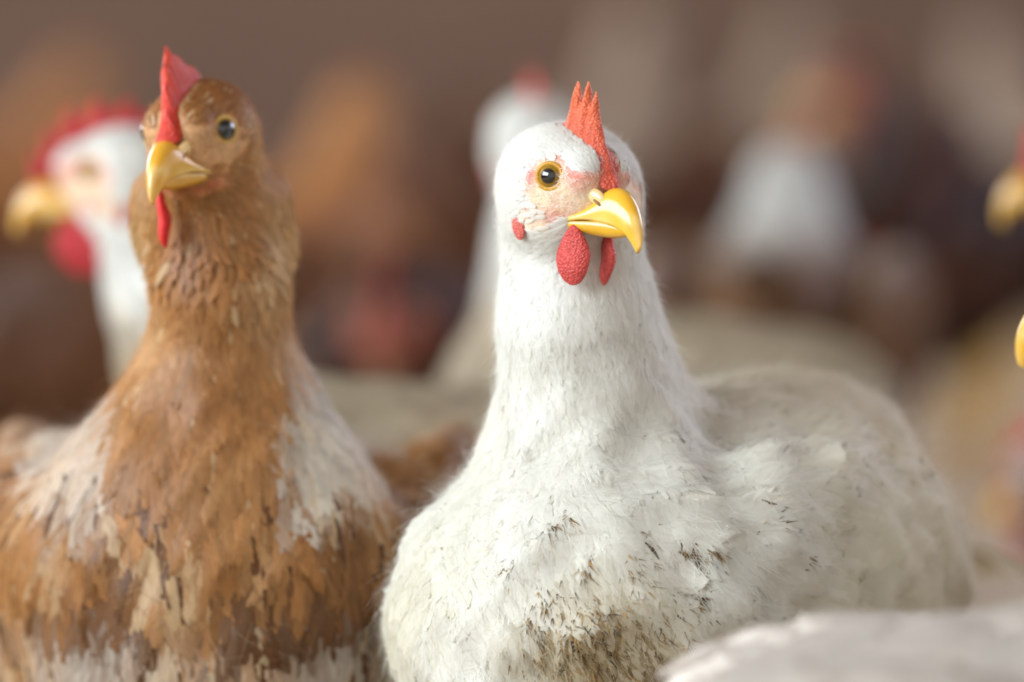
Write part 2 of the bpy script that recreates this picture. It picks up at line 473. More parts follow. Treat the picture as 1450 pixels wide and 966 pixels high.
# ------------------------------------------------------------------ one hen
def build_hen(spec):
    """spec in millimetres, hen frame: x forward, y left, z up; returns the root Empty"""
    q = dict(detail=0, comb=None, comb_red=RED, wattle=(6.0, 3.0, 11.0), wattle_y=10.0, wattle_c=(16, -27), seed=1.0, lump=0.0,
             earlobe=True, legs=True, wing=True, tail=True, lean=0.0, wattles=(-1, 1), wattle_red=None)
    q.update(spec)
    S = q['shape']; HM = q['head']; HO = np.array(q['head_pos'], float)      # head frame (3x3), head origin
    hd = q['detail']
    S.lump = q['lump']; S.seed = q['seed']
    toH = lambda P: (P - HO) @ HM
    frH = lambda X: X @ HM.T + HO
    # skull, face, cheeks, throat
    def he(c, r, k, L, w): S.ell(frH(np.array(c, float)), r, HM, k, NAN, L, w)
    he((-5, 0, 2), (27, 24, 25), 12, 6.5, 1.9)
    he((13, 0, -1), (14, 14, 14.5), 8, 5, 1.6)
    he((-4, 0, -12), (20, 20, 14), 7, 6, 1.8)
    he((13, 0, 12), (14, 13, 8), 6, 5, 1.6)
    for s in (-1, 1): he((20.5, s * 8.2, 7), (7, 6.8, 7.2), 5, 5, 1.6)
    beak = frH(np.array([40.0, 0, -8]))
    root = bpy.data.objects.new(q['name'], None); COL.objects.link(root)
    root.location = q['loc']; root.rotation_euler = (0, 0, q['yaw'])
    root['label'] = q['label']; root['category'] = 'chicken'
    if q.get('group'): root['group'] = q['group']
    # --- body mesh
    if q['wing']:
        for s in (-1, 1):
            S.ell(q['wing_c'] * np.array([1, s if s > 0 else q.get('wing_in', -1.0), 1]) - [0, 0, q.get('wing_drop', 0) * (s < 0)], q['wing_r'], frame(q.get('wing_yaw', .06) * s, q.get('wing_pitch', -.12), q.get('wing_roll', .1) * -s), q.get('wing_k', 16), (-1, 0, -.25), 30, 12)
    fine, coarse = ((1.6, 4.2), (3.8, 9.0))[0 if hd else 1]
    lo, hi = np.array(q['lo'], float), np.array(q['hi'], float)
    h0, h1 = HO - 46, HO + 46
    axs = [axis(lo[i], hi[i], h0[i], h1[i], coarse, fine) for i in range(3)]
    V, F = surface_net(S, *axs)
    V = S.project(V, 0, 2)
    colf = q['color']
    face = q['face']
    base_c = colf(V, toH(V), None)
    X = toH(V)
    fm, fc = face(X)
    C = base_c * (1 - fm[:, None]) + fc * fm[:, None]
    link('body', mesh_np('body', V * MM, F, C), M['skin'], root)
    # --- plumage
    def bare(P):
        m, _ = face(toH(P)); return m
    T = np.vstack([F[:, [0, 1, 2]], F[:, [0, 2, 3]]])
    cen = (V[T[:, 0]] + V[T[:, 1]] + V[T[:, 2]]) / 3
    ar = np.linalg.norm(np.cross(V[T[:, 1]] - V[T[:, 0]], V[T[:, 2]] - V[T[:, 0]]), axis=1) / 2
    fl, L, wd = S.fields(cen, beak); Lc = L
    vis = np.where(cen[:, 2] < q.get('zmin', -1), 0.25, 1.0)
    dens = (1 - bare(cen)) / (L * wd) * vis
    cov = 8.0 if hd else 1.6
    Lk = 1.0 if hd else 1.35
    n = int((ar * dens).sum() * cov); n = min(n, 26000 if hd else 2200)
    def pick(n, wt):
        i = RNG.choice(len(T), n, p=wt / wt.sum())
        u = np.sqrt(RNG.random(n))[:, None]; v = RNG.random(n)[:, None]
        return V[T[i, 0]] * (1 - u) + V[T[i, 1]] * u * (1 - v) + V[T[i, 2]] * u * v
    P = pick(n, ar * dens)
    fl, L, wd = S.fields(P, beak)
    sz = RNG.uniform(.75, 1.25, n) * Lk
    Vf, Ff, uf = feather_cards(S, P, fl, L * sz, wd * sz, RNG.uniform(.1, .7, n), L * RNG.uniform(.0, .055, n) * (q['shag'](P) if q.get('shag') else 1))
    Cf = np.repeat(colf(P, toH(P), RNG.random(n)), 15, 0)
    Cf = Cf * (0.96 + .07 * uf[:, None])
    if q.get('tipcol'): Cf = q['tipcol'](Cf, uf, np.repeat(P, 15, 0), np.repeat(RNG.random(n), 15))
    o = link('plumage', mesh_np('plumage', Vf * MM, Ff, Cf, True, soft_normals(S, Vf, Ff, .5)), M['feather'], root); o['kind'] = 'stuff'
    # --- down: fine ribbons over the plumage
    nd = q.get('down', 42000 if hd else 2500)
    P = pick(nd, ar * (1 - .72 * bare(cen)) / Lc ** 1.1 * vis)
    fl, L, wd = S.fields(P, beak)
    bm = bare(P)
    Ls = L * RNG.uniform(.5, 1.1, nd) * (1 - .55 * bm)
    Vs, Fs, us = strands(S, P, fl, Ls, np.full(nd, .13 if hd else .4) * RNG.uniform(.7, 1.5, nd), Ls * RNG.uniform(.03, .3, nd) ** 1.0)
    Cs = np.repeat(colf(P, toH(P), RNG.random(nd)), 8, 0)
    o = link('down', mesh_np('down', Vs * MM, Fs, Cs, True, norm(S.grad(Vs))), M['feather'], root); o['kind'] = 'stuff'

    if hd:      # loose wisps standing off the outline
        nw = 9000
        P = pick(nw, ar * (1 - bare(cen)) / Lc * vis)
        fl, L, wd = S.fields(P, beak)
        Ls = L * RNG.uniform(.6, 1.2, nw)
        Vs, Fs, us = strands(S, P, fl, Ls, RNG.uniform(.07, .15, nw), Ls * RNG.uniform(.2, .6, nw), .4, .5, 5)
        Cs = np.repeat(colf(P, toH(P), RNG.random(nw)), 10, 0)
        o = link('wisps', mesh_np('wisps', Vs * MM, Fs, Cs, True, norm(S.grad(Vs))), M['feather'], root); o['kind'] = 'stuff'

    # --- head furniture
    def hpart(name, VF, mat, Cc, parent=root):
        Vh, Fh = VF
        Cc = np.broadcast_to(Cc, Vh.shape) if not callable(Cc) else Cc(Vh)
        return link(name, mesh_np(name, frH(Vh) * MM, Fh, Cc), mat, parent)
    def beakcol(Vh):
        t = np.clip((Vh[:, 0] - 14) / 34, 0, 1)[:, None]
        edge = np.exp(-((Vh[:, 2] + 11.2 - .1 * np.clip(Vh[:, 0] - 30, 0, 20)) / 2.0) ** 2)[:, None] * .5
        c = q.get('beak_c', YEL) * (1 - .0 * t)
        c = c * (1 - edge) + srgb(240, 215, 140) * edge
        tip = np.clip((Vh[:, 0] - 47) / 4, 0, 1)[:, None] * .35
        return c * (1 - tip) + srgb(240, 222, 170) * tip
    ub = hpart('upper_beak', beak_part(UP_BEAK, True), M['beak'], beakcol)
    hpart('lower_beak', beak_part(LO_BEAK, False), M['beak'], lambda v: beakcol(v) * .93)
    if hd:
        for s in (-1, 1):
            Vn, Fn = sphere((28.2, s * 6.5, -1.6), (5.4, 1.9, 3.2), frame(s * -.25, -.5, 0), 18, 12)
            hpart('nostril_flap', (Vn, Fn), M['beak'], srgb(234, 196, 138), ub)
            Vn, Fn = sphere((30.0, s * 7.7, -3.8), (2.6, .7, .7), frame(s * -.25, -.6, 0), 12, 8)
            hpart('nostril', (Vn, Fn), M['skin'], srgb(150, 104, 54), ub)
    comb = q['comb'] or [(33, 2, 4, 0), (28, 4, 17, 1), (24, 6, 27, 2), (21, 8, 23, 1), (16, 10, 36, 1), (12, 12, 29, 0), (6, 14, 42, -1), (2, 15, 33, -1), (-5, 15, 43, -4), (-9, 14, 33, -4), (-15, 13, 37, -8), (-20, 8, 20, -6)]
    cr = q['comb_red']
    def combcol(Vh):
        t = np.clip((Vh[:, 2] - 14) / 28, 0, 1)[:, None]
        return cr * (1 - t) * .95 + (cr * np.array([1.06, 1.5, 1.05])) * t
    hpart('comb', comb_mesh(comb, q['lean'], q.get('wob', 1.0), q.get('comb_t', 2.6), q['seed']), M['comb'], combcol)
    wr = q['wattle']; wc = q['wattle_c']; wred = q['wattle_red'] if q['wattle_red'] is not None else cr
    for s in q['wattles']:
        hpart('wattle', wattle_mesh((wc[0], s * q['wattle_y'], wc[1]), wr, q['seed'] + s, s * -.05, -s * q.get('wattle_turn', .25)), M['comb'], wred)
    def surf_y(x, z, s):
        ys = np.linspace(40, 3, 140) * s
        P = frH(np.stack([np.full(140, x), ys, np.full(140, z)], -1))
        d = S(P); i = int(np.argmax(d < 0)); return ys[i], P[i]
    for s in (-1, 1):
        if q['earlobe']:
            y, p = surf_y(-5, -16, s)
            hpart('earlobe', sphere((-5, y + s * .2, -16), (3.6, 1.8, 6.2), frame(0, .4, 0)), M['comb'], q.get('lobe_c', cr))
        ex, ez = 11.5, 6.0
        y, p = surf_y(ex, ez, s)
        n = norm(S.grad(p[None]))[0]; nh = n @ HM
        nh = norm(nh * np.array([.65, 1, .3]) + np.array([.2, 0, 0])); B = basis_from(nh)
        ce = np.array([ex, y, ez]) - nh * 3.25
        eye = hpart('eye', sphere(ce, (6.0, 6.0, 6.0), B, 28, 18), M['iris'], srgb(178, 128, 22))
        Vc, Fc = cap_mesh(6.12, math.asin(q.get('pupil_r', 3.3) / 6.12)); hpart('pupil', (Vc @ B.T + ce, Fc), M['pupil'], (0.004, .004, .004), eye)
        Vt, Ft = torus(5.6, 1.0, .97); hpart('eyelid', ((Vt + [0, 0, 3.15]) @ B.T + ce, Ft), M['lid'] if not q.get('lid_mat') else q['lid_mat'], srgb(196, 140, 36), eye)

    # --- wings: a folded shell with its own overlapping feathers
    def wing(s):
        wc_ = q['wing_c'] * np.array([1, s if s > 0 else q.get('wing_in', -1.0), 1]) - [0, 0, q.get('wing_drop', 0) * (s < 0)]; wr_ = np.array(q['wing_r'], float)
        Wf = frame(q.get('wing_yaw', .06) * s, q.get('wing_pitch', -.12), q.get('wing_roll', .1) * -s)
        WS = Shape().ell(wc_, wr_, Wf, flow=(-1, 0, -.28)); WS.lump = 0
        Vw, Fw = sphere(wc_ * np.array([1, .9, 1]), wr_ * np.array([.9, .55, .85]), Wf, 36, 22)
        wing_o = link('wing', mesh_np('wing', Vw * MM, Fw, q['wingcol'](Vw, toH(Vw), None)), M['feather'], root)
        nf = q.get('wing_n', 46)
        rows = q.get('wing_rows', [(.62, .30, .26), (.30, .34, .28), (.0, .42, .30), (-.3, .55, .26)])
        Ps, Ls, ws, lf = [], [], [], []
        for r, (fx, ln, wf) in enumerate(rows):
            m = nf // len(rows)
            for i in range(m):
                a = (i + .5) / m * 2 - 1
                zx = a * .86 * math.sqrt(max(0, 1 - fx * fx))
                yy = math.sqrt(max(.02, 1 - fx * fx - zx * zx))
                loc = np.array([fx + RNG.normal(0, .03), s * yy, zx]) * wr_
                Ps.append(Wf @ loc + wc_); Ls.append(ln * wr_[0] * RNG.uniform(.9, 1.1)); ws.append(wr_[2] * 2.1 / m * 2.0); lf.append(.8 + .5 * (len(rows) - r))
        Ps = np.array(Ps); Ls = np.array(Ls); ws = np.array(ws); lf = np.array(lf)
        Ps = S.project(Ps, 0.0, 3)
        flw = np.tile(np.array([-1, 0, -.22]), (len(Ps), 1))
        Vq, Fq, uq = feather_cards(S, Ps, flw, Ls, ws, lf * .4 + .4, lf * .25 + .8, .06, .1)
        Nq = soft_normals(S, Vq, Fq, .45)
        cq = np.repeat(q['wingcol'](Ps, toH(Ps), RNG.random(len(Ps))), 15, 0) * (1.02 - .08 * (uq[:, None] < .5))
        if hd:
            for i in range(len(Ps)):
                sl = slice(i * 15, i * 15 + 15)
                link('wing_feather', mesh_np('wing_feather', Vq[sl] * MM, Fq[i * 8:i * 8 + 8] - i * 15, cq[sl], True, Nq[sl]), M['feather'], wing_o)
        else:
            o = link('wing_coverts', mesh_np('wing_coverts', Vq * MM, Fq, cq, True, Nq), M['feather'], wing_o); o['kind'] = 'stuff'
    if q['wing']:
        for s in (-1, 1): wing(s)
    # --- tail feathers
    if q['tail']:
        tp, td = np.array(q['tail_p'], float), norm(np.array(q['tail_d'], float))
        for i in range(7):
            a = (i - 3) / 3
            d = norm(td + np.array([0, .34 * a, .05 - .12 * abs(a)]))
            side = norm(np.cross(d, [0, .25 * a, 1.0])); nn = np.cross(side, d)
            Lq, wq = 78 - 16 * abs(a), 17
            u = np.linspace(0, 1, 8); prof = np.array([.4, .8, .95, 1, 1, .95, .75, .25])
            v = np.array([-1, 0, 1.0])
            Pq = tp + (u[:, None, None] * Lq) * d + (v[None, :, None] * prof[:, None, None] * wq / 2) * side + nn * (2.2 * (1 - v[None, :, None] ** 2) - 10 * u[:, None, None] ** 2)
            i0 = (np.arange(7) * 3)[:, None] + np.arange(2)[None]
            Fq = np.stack([i0, i0 + 1, i0 + 4, i0 + 3], -1).reshape(-1, 4)
            Vq = Pq.reshape(-1, 3)
            link('tail_feather', mesh_np('tail_feather', Vq * MM, Fq, q['wingcol'](Vq, toH(Vq), None)), M['feather'], root)
    # --- legs
    if q['legs']:
        lx, ly, lz = q.get('leg_p', (-5, 42, 130))
        for s in (-1, 1):
            parts = [tube([(lx, s * ly, lz), (lx - 14, s * ly, lz - 34), (lx - 18, s * ly, 66), (lx - 4, s * ly, 10)], [17, 12, 7, 6])]
            ank = np.array([lx - 4, s * ly, 9.0])
            for a, ln in ((0, 52), (.5, 44), (-.5, 44), (math.pi, 22)):
                dd = np.array([math.cos(a), math.sin(a), 0])
                parts.append(tube([ank, ank + dd * ln * .35 + [0, 0, -2.5], ank + dd * ln * .75 + [0, 0, -4.2], ank + dd * ln + [0, 0, -6.8]], [5.4, 5.2, 4.4, 1.8], 8))
            Vl, Fl = join(parts); Vl[:, 2] = np.maximum(Vl[:, 2], .3)
            link('leg', mesh_np('leg', Vl * MM, Fl), M['leg'], root)
    return root

# ------------------------------------------------------------------ faces and colours
WHITE = srgb(247, 245, 238); CREAM = srgb(232, 222, 190)
def face_mask(X, big=1.0):
    """bare skin round the eye and lores (head frame coordinates)"""
    a = np.abs(X[:, 1])
    e = ((X[:, 0] - 13) / (13 * big)) ** 2 + ((X[:, 2] - 1) / (14 * big)) ** 2
    m = np.clip((1.35 - e + .25 * noise3(X, 2.0, 3)) / .9, 0, 1) * np.clip((a - 3) / 6, 0, 1)
    e2 = ((X[:, 0] - 26) / 12) ** 2 + ((X[:, 2] + 4) / 14) ** 2
    m = np.maximum(m, np.clip((1.2 - e2) / .6, 0, 1))
    cb = np.clip((6.5 - a + .08 * np.clip(X[:, 0] - 10, -20, 20)) / 3, 0, 1) * np.clip((X[:, 0] + 6) / 6, 0, 1) * np.clip((X[:, 2] - 4) / 5, 0, 1)
    m = np.maximum(m, cb)
    e3 = ((X[:, 0] - 5) / 12) ** 2 + ((X[:, 2] + 12) / 9) ** 2
    m = np.maximum(m, .8 * np.clip(1.2 - e3, 0, 1) * np.clip((a - 6) / 6, 0, 1) * (big > 1))
    return m * m * (3 - 2 * m)

def face_white(X):
    m = face_mask(X, 1.06)
    pink = srgb(224, 180, 158); pale = srgb(232, 212, 176); red = srgb(212, 100, 90)
    n = noise3(X, 3.2, 1.0)[:, None]
    c = pale * (.55 - .45 * n) + pink * (.45 + .45 * n)
    def spot(x, z, rx, rz): return np.exp(-((X[:, 0] - x) / rx) ** 2 - ((X[:, 2] - z) / rz) ** 2)[:, None]
    r = np.clip(spot(2.5, 6, 3.5, 6) * .95 + spot(23, 9, 7, 6) * .8 + spot(13, -12, 6, 4) * .8 + spot(24, 15, 8, 5) * .9 + spot(13, 15, 8, 3) * .6, 0, 1)
    cb = (np.clip((7.5 - np.abs(X[:, 1])) / 3, 0, 1) * np.clip((X[:, 2] - 4) / 4, 0, 1))[:, None]
    r = np.maximum(r, cb)
    return m, c * (1 - r) + red * r

def face_buff(X):
    m = face_mask(X, .95)
    m = np.maximum(m, np.clip(1.3 - ((X[:, 0] - 13) / 7) ** 2 - ((X[:, 2] + 17) / 6) ** 2, 0, 1))
    c = np.tile(srgb(196, 150, 104), (len(X), 1)) * (1 + .12 * noise3(X, 4, 2)[:, None])
    s = np.exp(-((X[:, 0] - 13) / 6) ** 2 - ((X[:, 2] + 18) / 5) ** 2)[:, None] * .8
    c = c * (1 - s) + srgb(178, 84, 56) * s
    return m, c

def face_red(X):
    m = face_mask(X, 1.1)
    c = np.tile(srgb(196, 112, 100), (len(X), 1)) * (1 + .12 * noise3(X, 4, 3)[:, None])
    return m, c

def col_simple(base, var=.06, neck=None, neck_z=255, mott=None, neck_x=None):
    base = np.array(base)
    def f(P, X, r):
        n = noise3(P, 26, 2.2)
        c = base[None] * (1 + var * n[:, None])
        if mott is not None:
            t = np.clip(noise3(P, 34, 4.1) * 1.6, 0, 1)[:, None]; c = c * (1 - t) + np.array(mott) * t
        if neck is not None:
            t = np.clip((P[:, 2] - neck_z) / 25, 0, 1)[:, None] if neck_x is None else np.clip((P[:, 0] - neck_x) / 20, 0, 1)[:, None]; c = c * (1 - t) + np.array(neck) * t
        if r is not None: c = c * (1 + var * 1.6 * (r[:, None] - .5))
        return c
    return f

# ------------------------------------------------------------------ setting
def plane_mesh(name, corners, mat):
    me = mesh_np(name, np.array(corners, float), np.array([[0, 1, 2, 3]]), None, False)
    o = link(name, me, mat); o['kind'] = 'structure'; return o

def slab(name, lo, hi, mat):
    x0, y0, z0 = lo; x1, y1, z1 = hi
    V = np.array([(x0, y0, z0), (x1, y0, z0), (x1, y1, z0), (x0, y1, z0), (x0, y0, z1), (x1, y0, z1), (x1, y1, z1), (x0, y1, z1)], float)
    F = np.array([(0, 3, 2, 1), (4, 5, 6, 7), (0, 1, 5, 4), (1, 2, 6, 5), (2, 3, 7, 6), (3, 0, 4, 7)])
    o = link(name, mesh_np(name, V, F, None, False), mat); o['kind'] = 'structure'; return o

fl_o = slab('floor', (-3.2, -1.5, -.1), (3.2, 10.4, 0), M['litter']); fl_o['label'] = 'pale beige litter floor of the poultry barn'
w = slab('wall_back', (-3.2, 10.0, 0), (3.2, 10.15, 2.6), M['wall']); w['label'] = 'dim brown back wall of the barn'
for s, nm in ((-1, 'wall_left'), (1, 'wall_right')):     # low side walls below the long daylight openings
    x0, x1 = sorted((s * 2.7, s * 2.85))
    w = slab(nm, (x0, -1.5, 0), (x1, 10.0, .7), M['wall']); w['label'] = 'low brown side wall under the open daylight strip'
w = slab('ceiling', (-3.2, -.6, 2.6), (3.2, 10.4, 2.7), M['ceiling']); w['label'] = 'greyish barn ceiling above the flock'

# loose shavings on the litter
n = 9000
px = RNG.uniform(-2.4, 2.4, n); py = RNG.uniform(1.8, 8.5, n); an = RNG.uniform(0, 6.28, n)
l = RNG.uniform(.006, .016, n); ww = l * RNG.uniform(.2, .5, n)
dx = np.stack([np.cos(an), np.sin(an), RNG.normal(0, .25, n)], -1); dy = np.stack([-np.sin(an), np.cos(an), RNG.normal(0, .25, n)], -1)
c0 = np.stack([px, py, np.full(n, .006)], -1)
Vs = np.stack([c0 + sx * dx * l[:, None] + sy * dy * ww[:, None] for sx, sy in ((-1, -1), (1, -1), (1, 1), (-1, 1))], 1).reshape(-1, 3)
Vs[:, 2] = np.maximum(Vs[:, 2], .0012)
cs = np.repeat(srgb(190, 168, 130)[None] * RNG.uniform(.5, 1.3, (n, 1)), 4, 0)
o = link('litter_shavings', mesh_np('litter_shavings', Vs, np.arange(n * 4).reshape(-1, 4), cs, False), M['shaving'])
o['kind'] = 'stuff'; o['label'] = 'loose pale wood shavings'; o.parent = fl_o

# ------------------------------------------------------------------ hero: white hen
D2R = math.pi / 180
def hero_white():
    yaw = -125 * D2R
    root = np.array([0.062, 2.475, 0.0]); Rb = rotz(yaw)
    L_ = lambda px, py, D: ((W(px, py, D) - root) @ Rb) * 1000
    dirl = lambda v: np.array(v, float) @ Rb
    S = Shape()
    S.ell(L_(945, 872, 2.505), (140, 96, 90), frame(0, .04, 0), 16, (-1, 0, -.25), 27, 10)
    S.ell(L_(1075, 712, 2.515), (92, 56, 52), frame(0, -.22, 0), 30, (-1, 0, -.35), 27, 10)
    S.ell(L_(752, 892, 2.43), (54, 56, 62), frame(0, 0, 0), 24, (-.25, 0, -1), 24, 8)
    S.ell(L_(866, 828, 2.425), (56, 60, 68), frame(0, 0, 0), 24, (-.3, .2, -1), 24, 8)
    S.ell(L_(1120, 850, 2.47), (84, 44, 66), frame(0, -.1, 0), 26, (-1, 0, -.4), 26, 10)
    S.cap(L_(832, 590, 2.435), L_(818, 735, 2.44), 36, 40, 16, None, 20, 5)
    S.cap(L_(808, 345, 2.425), L_(814, 470, 2.424), 29, 29.5, 12, None, 15, 3.4)
    S.cap(L_(814, 470, 2.424), L_(834, 590, 2.435), 29.5, 38, 12, None, 18, 4.2)
    S.cap(L_(858, 420, 2.44), L_(925, 590, 2.465), 17, 19, 16, None, 18, 4.4)     # hackle cape onto the back
    S.ell(L_(813, 278, 2.432), (29, 29, 31), None, 10, (0, 0, -1), 9, 2.4)          # fluffed nape behind the face
    hf = Rb.T @ frame(-50 * D2R, -2 * D2R, -2 * D2R)
    hp = L_(800, 268, 2.402)
    dirt_c = L_(835, 905, 2.37)
    # photo position (px) of a local point, to place the stains on the breast
    def px_of(P):
        Wp = (P / 1000) @ Rb.T + root
        d = Wp - np.array([0, 0, CAM_H]); dep = d[:, 1] * _c - d[:, 2] * _s
        return 725 + FPX * d[:, 0] / dep, 483 - FPX * (d[:, 1] * _s + d[:, 2] * _c) / dep, dep
    def color(P, X, r):
        n = noise3(P, 30, 1.4)
        c = np.tile(WHITE, (len(P), 1))
        t = np.clip((300 - P[:, 2]) / 120, 0, 1) * np.clip(.45 + .5 * n, 0, 1)
        c = c * (1 - .55 * t[:, None]) + CREAM * (.55 * t[:, None])
        tb = np.clip((40 - P[:, 0]) / 80, 0, 1) * np.clip((P[:, 1] + 40) / 60, 0, 1)      # warm beige shade of back and left flank, painted in
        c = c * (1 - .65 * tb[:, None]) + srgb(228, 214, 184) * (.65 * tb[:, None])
        # soiled lower breast
        x, y, z = (P - dirt_c).T
        near = np.clip(1 - (x ** 2 / 75 ** 2 + y ** 2 / 40 ** 2 + z ** 2 / 36 ** 2), 0, 1)
        if r is not None:
            st = np.clip((.55 * near - r) * 3, 0, 1) * (.4 + .5 * near)
            c = c * (1 - st[:, None]) + srgb(122, 94, 54) * st[:, None]
            c = c * (1 + .05 * (r[:, None] - .5))
        yl = np.clip(near * .5, 0, 1)[:, None]
        return c * (1 - yl) + srgb(206, 182, 128) * yl
    comb = [(33, 0, 5, 0), (30, 2, 10, 0), (27, 4, 15, 1), (23, 6, 22, 1), (19, 8, 28, 2), (16.6, 9, 34, 1), (15.4, 10, 42, 1), (14.2, 10, 42.5, .5), (12.6, 11, 36, .5), (11, 12, 37, 0), (9.6, 13, 46, 0), (8.2, 13, 46.5, 0), (6.2, 13, 38, -.5),
            (4.4, 14, 38, -.5), (3, 14, 45.5, -.8), (1.2, 14, 46, -1), (-1, 14, 38, -1), (-3, 14, 30, -1), (-7, 13, 27, -2), (-12, 10, 18, -2)]
    comb = [(x + np.clip((24 - x) / 12, 0, 1) * 4, a, b, c) for x, a, b, c in comb]
    h = build_hen(dict(name='hen', label='white hen with brown dirt flecks on its breast, sharp yellow eye and beak', shape=S, head=hf, head_pos=hp, loc=root, yaw=yaw,
        detail=1, lo=(-210, -150, 60), hi=(170, 150, 400), color=color, face=face_white, comb=comb, wattle=(7.6, 2.8, 12.8), wattle_y=10.2, wattle_c=(19, -26.5), wattle_turn=.5, comb_t=5.2,
        comb_red=srgb(208, 86, 62), wattle_red=srgb(202, 74, 68), lobe_c=srgb(206, 96, 84), lump=2.8, seed=1.3, lean=-.02, wob=.8, zmin=125,
        wing_c=np.array([-36, 74, 172.0]), wing_r=(100, 17, 56), wing_k=30, wing_drop=34, wing_in=-.8, wing_pitch=.26, wing_yaw=.05, wing_roll=.25, wing_n=70, wing_rows=[(.42, .34, .2), (.2, .36, .2), (-.05, .38, .2), (-.3, .4, .2), (-.55, .42, .2)], wingcol=color, group=None,
        tail_p=L_(1300, 748, 2.60), tail_d=(-1, .4, -.3), down=60000, zmax=0))
    # dried dirt stuck in the breast feathers: short clotted barbs in tufts
    S2 = S
    tufts = []
    spots = [(829, 790, 9), (828, 850, 10), (812, 905, 16), (822, 925, 14), (905, 805, 9), (885, 800, 7), (985, 850, 6), (800, 835, 8), (778, 845, 8), (765, 830, 6),
             (850, 880, 10), (870, 900, 10), (840, 945, 14), (915, 930, 9), (900, 880, 7), (955, 835, 6), (945, 830, 5), (968, 770, 5), (1078, 738, 6), (1132, 785, 5),
             (780, 745, 4), (800, 730, 4), (752, 905, 8), (748, 940, 8), (790, 890, 10), (858, 915, 12), (835, 875, 12), (920, 905, 7), (965, 895, 6), (1000, 770, 5),
             (980, 775, 4), (730, 795, 4), (775, 870, 7), (870, 860, 6), (930, 870, 5), (810, 870, 9), (795, 925, 9), (880, 935, 9), (910, 760, 4), (760, 870, 7)]
    for sx, sy, m in spots:
        m = int(m * 2.8)
        d = norm(np.array([L_(sx, sy, 2.6) - L_(sx, sy, 2.2)]))
        P = L_(sx, sy, 2.2)[None] + 0 * d
        for _ in range(60): P = P + d * np.maximum(S2(P), .02)[:, None] * .8
        P = np.repeat(P, m, 0) + RNG.normal(0, 1, (m, 3)) * (1.0 + .11 * m / 2.8) * np.array([1, 1, 1.7])
        tufts.append(np.hstack([P, RNG.random((m, 1)), np.full((m, 1), float(m))]))
    A = np.vstack(tufts); P = S2.project(A[:, :3], 1.2, 3)
    nn = len(P)
    fl, L, wd = S2.fields(P, hp)
    Lq = RNG.uniform(4, 13, nn)
    Vd, Fd, ud = strands(S2, P, fl, Lq, RNG.uniform(.3, 1.05, nn), 1.6 + RNG.uniform(0, 1.8, nn), .26, .15)
    pal = np.stack([srgb(112, 84, 46), srgb(74, 54, 30), srgb(152, 118, 66), srgb(50, 38, 24)])
    Cd = np.repeat(pal[RNG.choice(4, nn, p=[.4, .18, .34, .08])] * RNG.uniform(.8, 1.3, (nn, 1)), 8, 0)
    o = link('dirt_flecks', mesh_np('dirt_flecks', Vd * MM, Fd, Cd), M['dirt'], h); o['kind'] = 'stuff'; o['label'] = 'dried brown dirt stuck in the breast feathers'
    return h

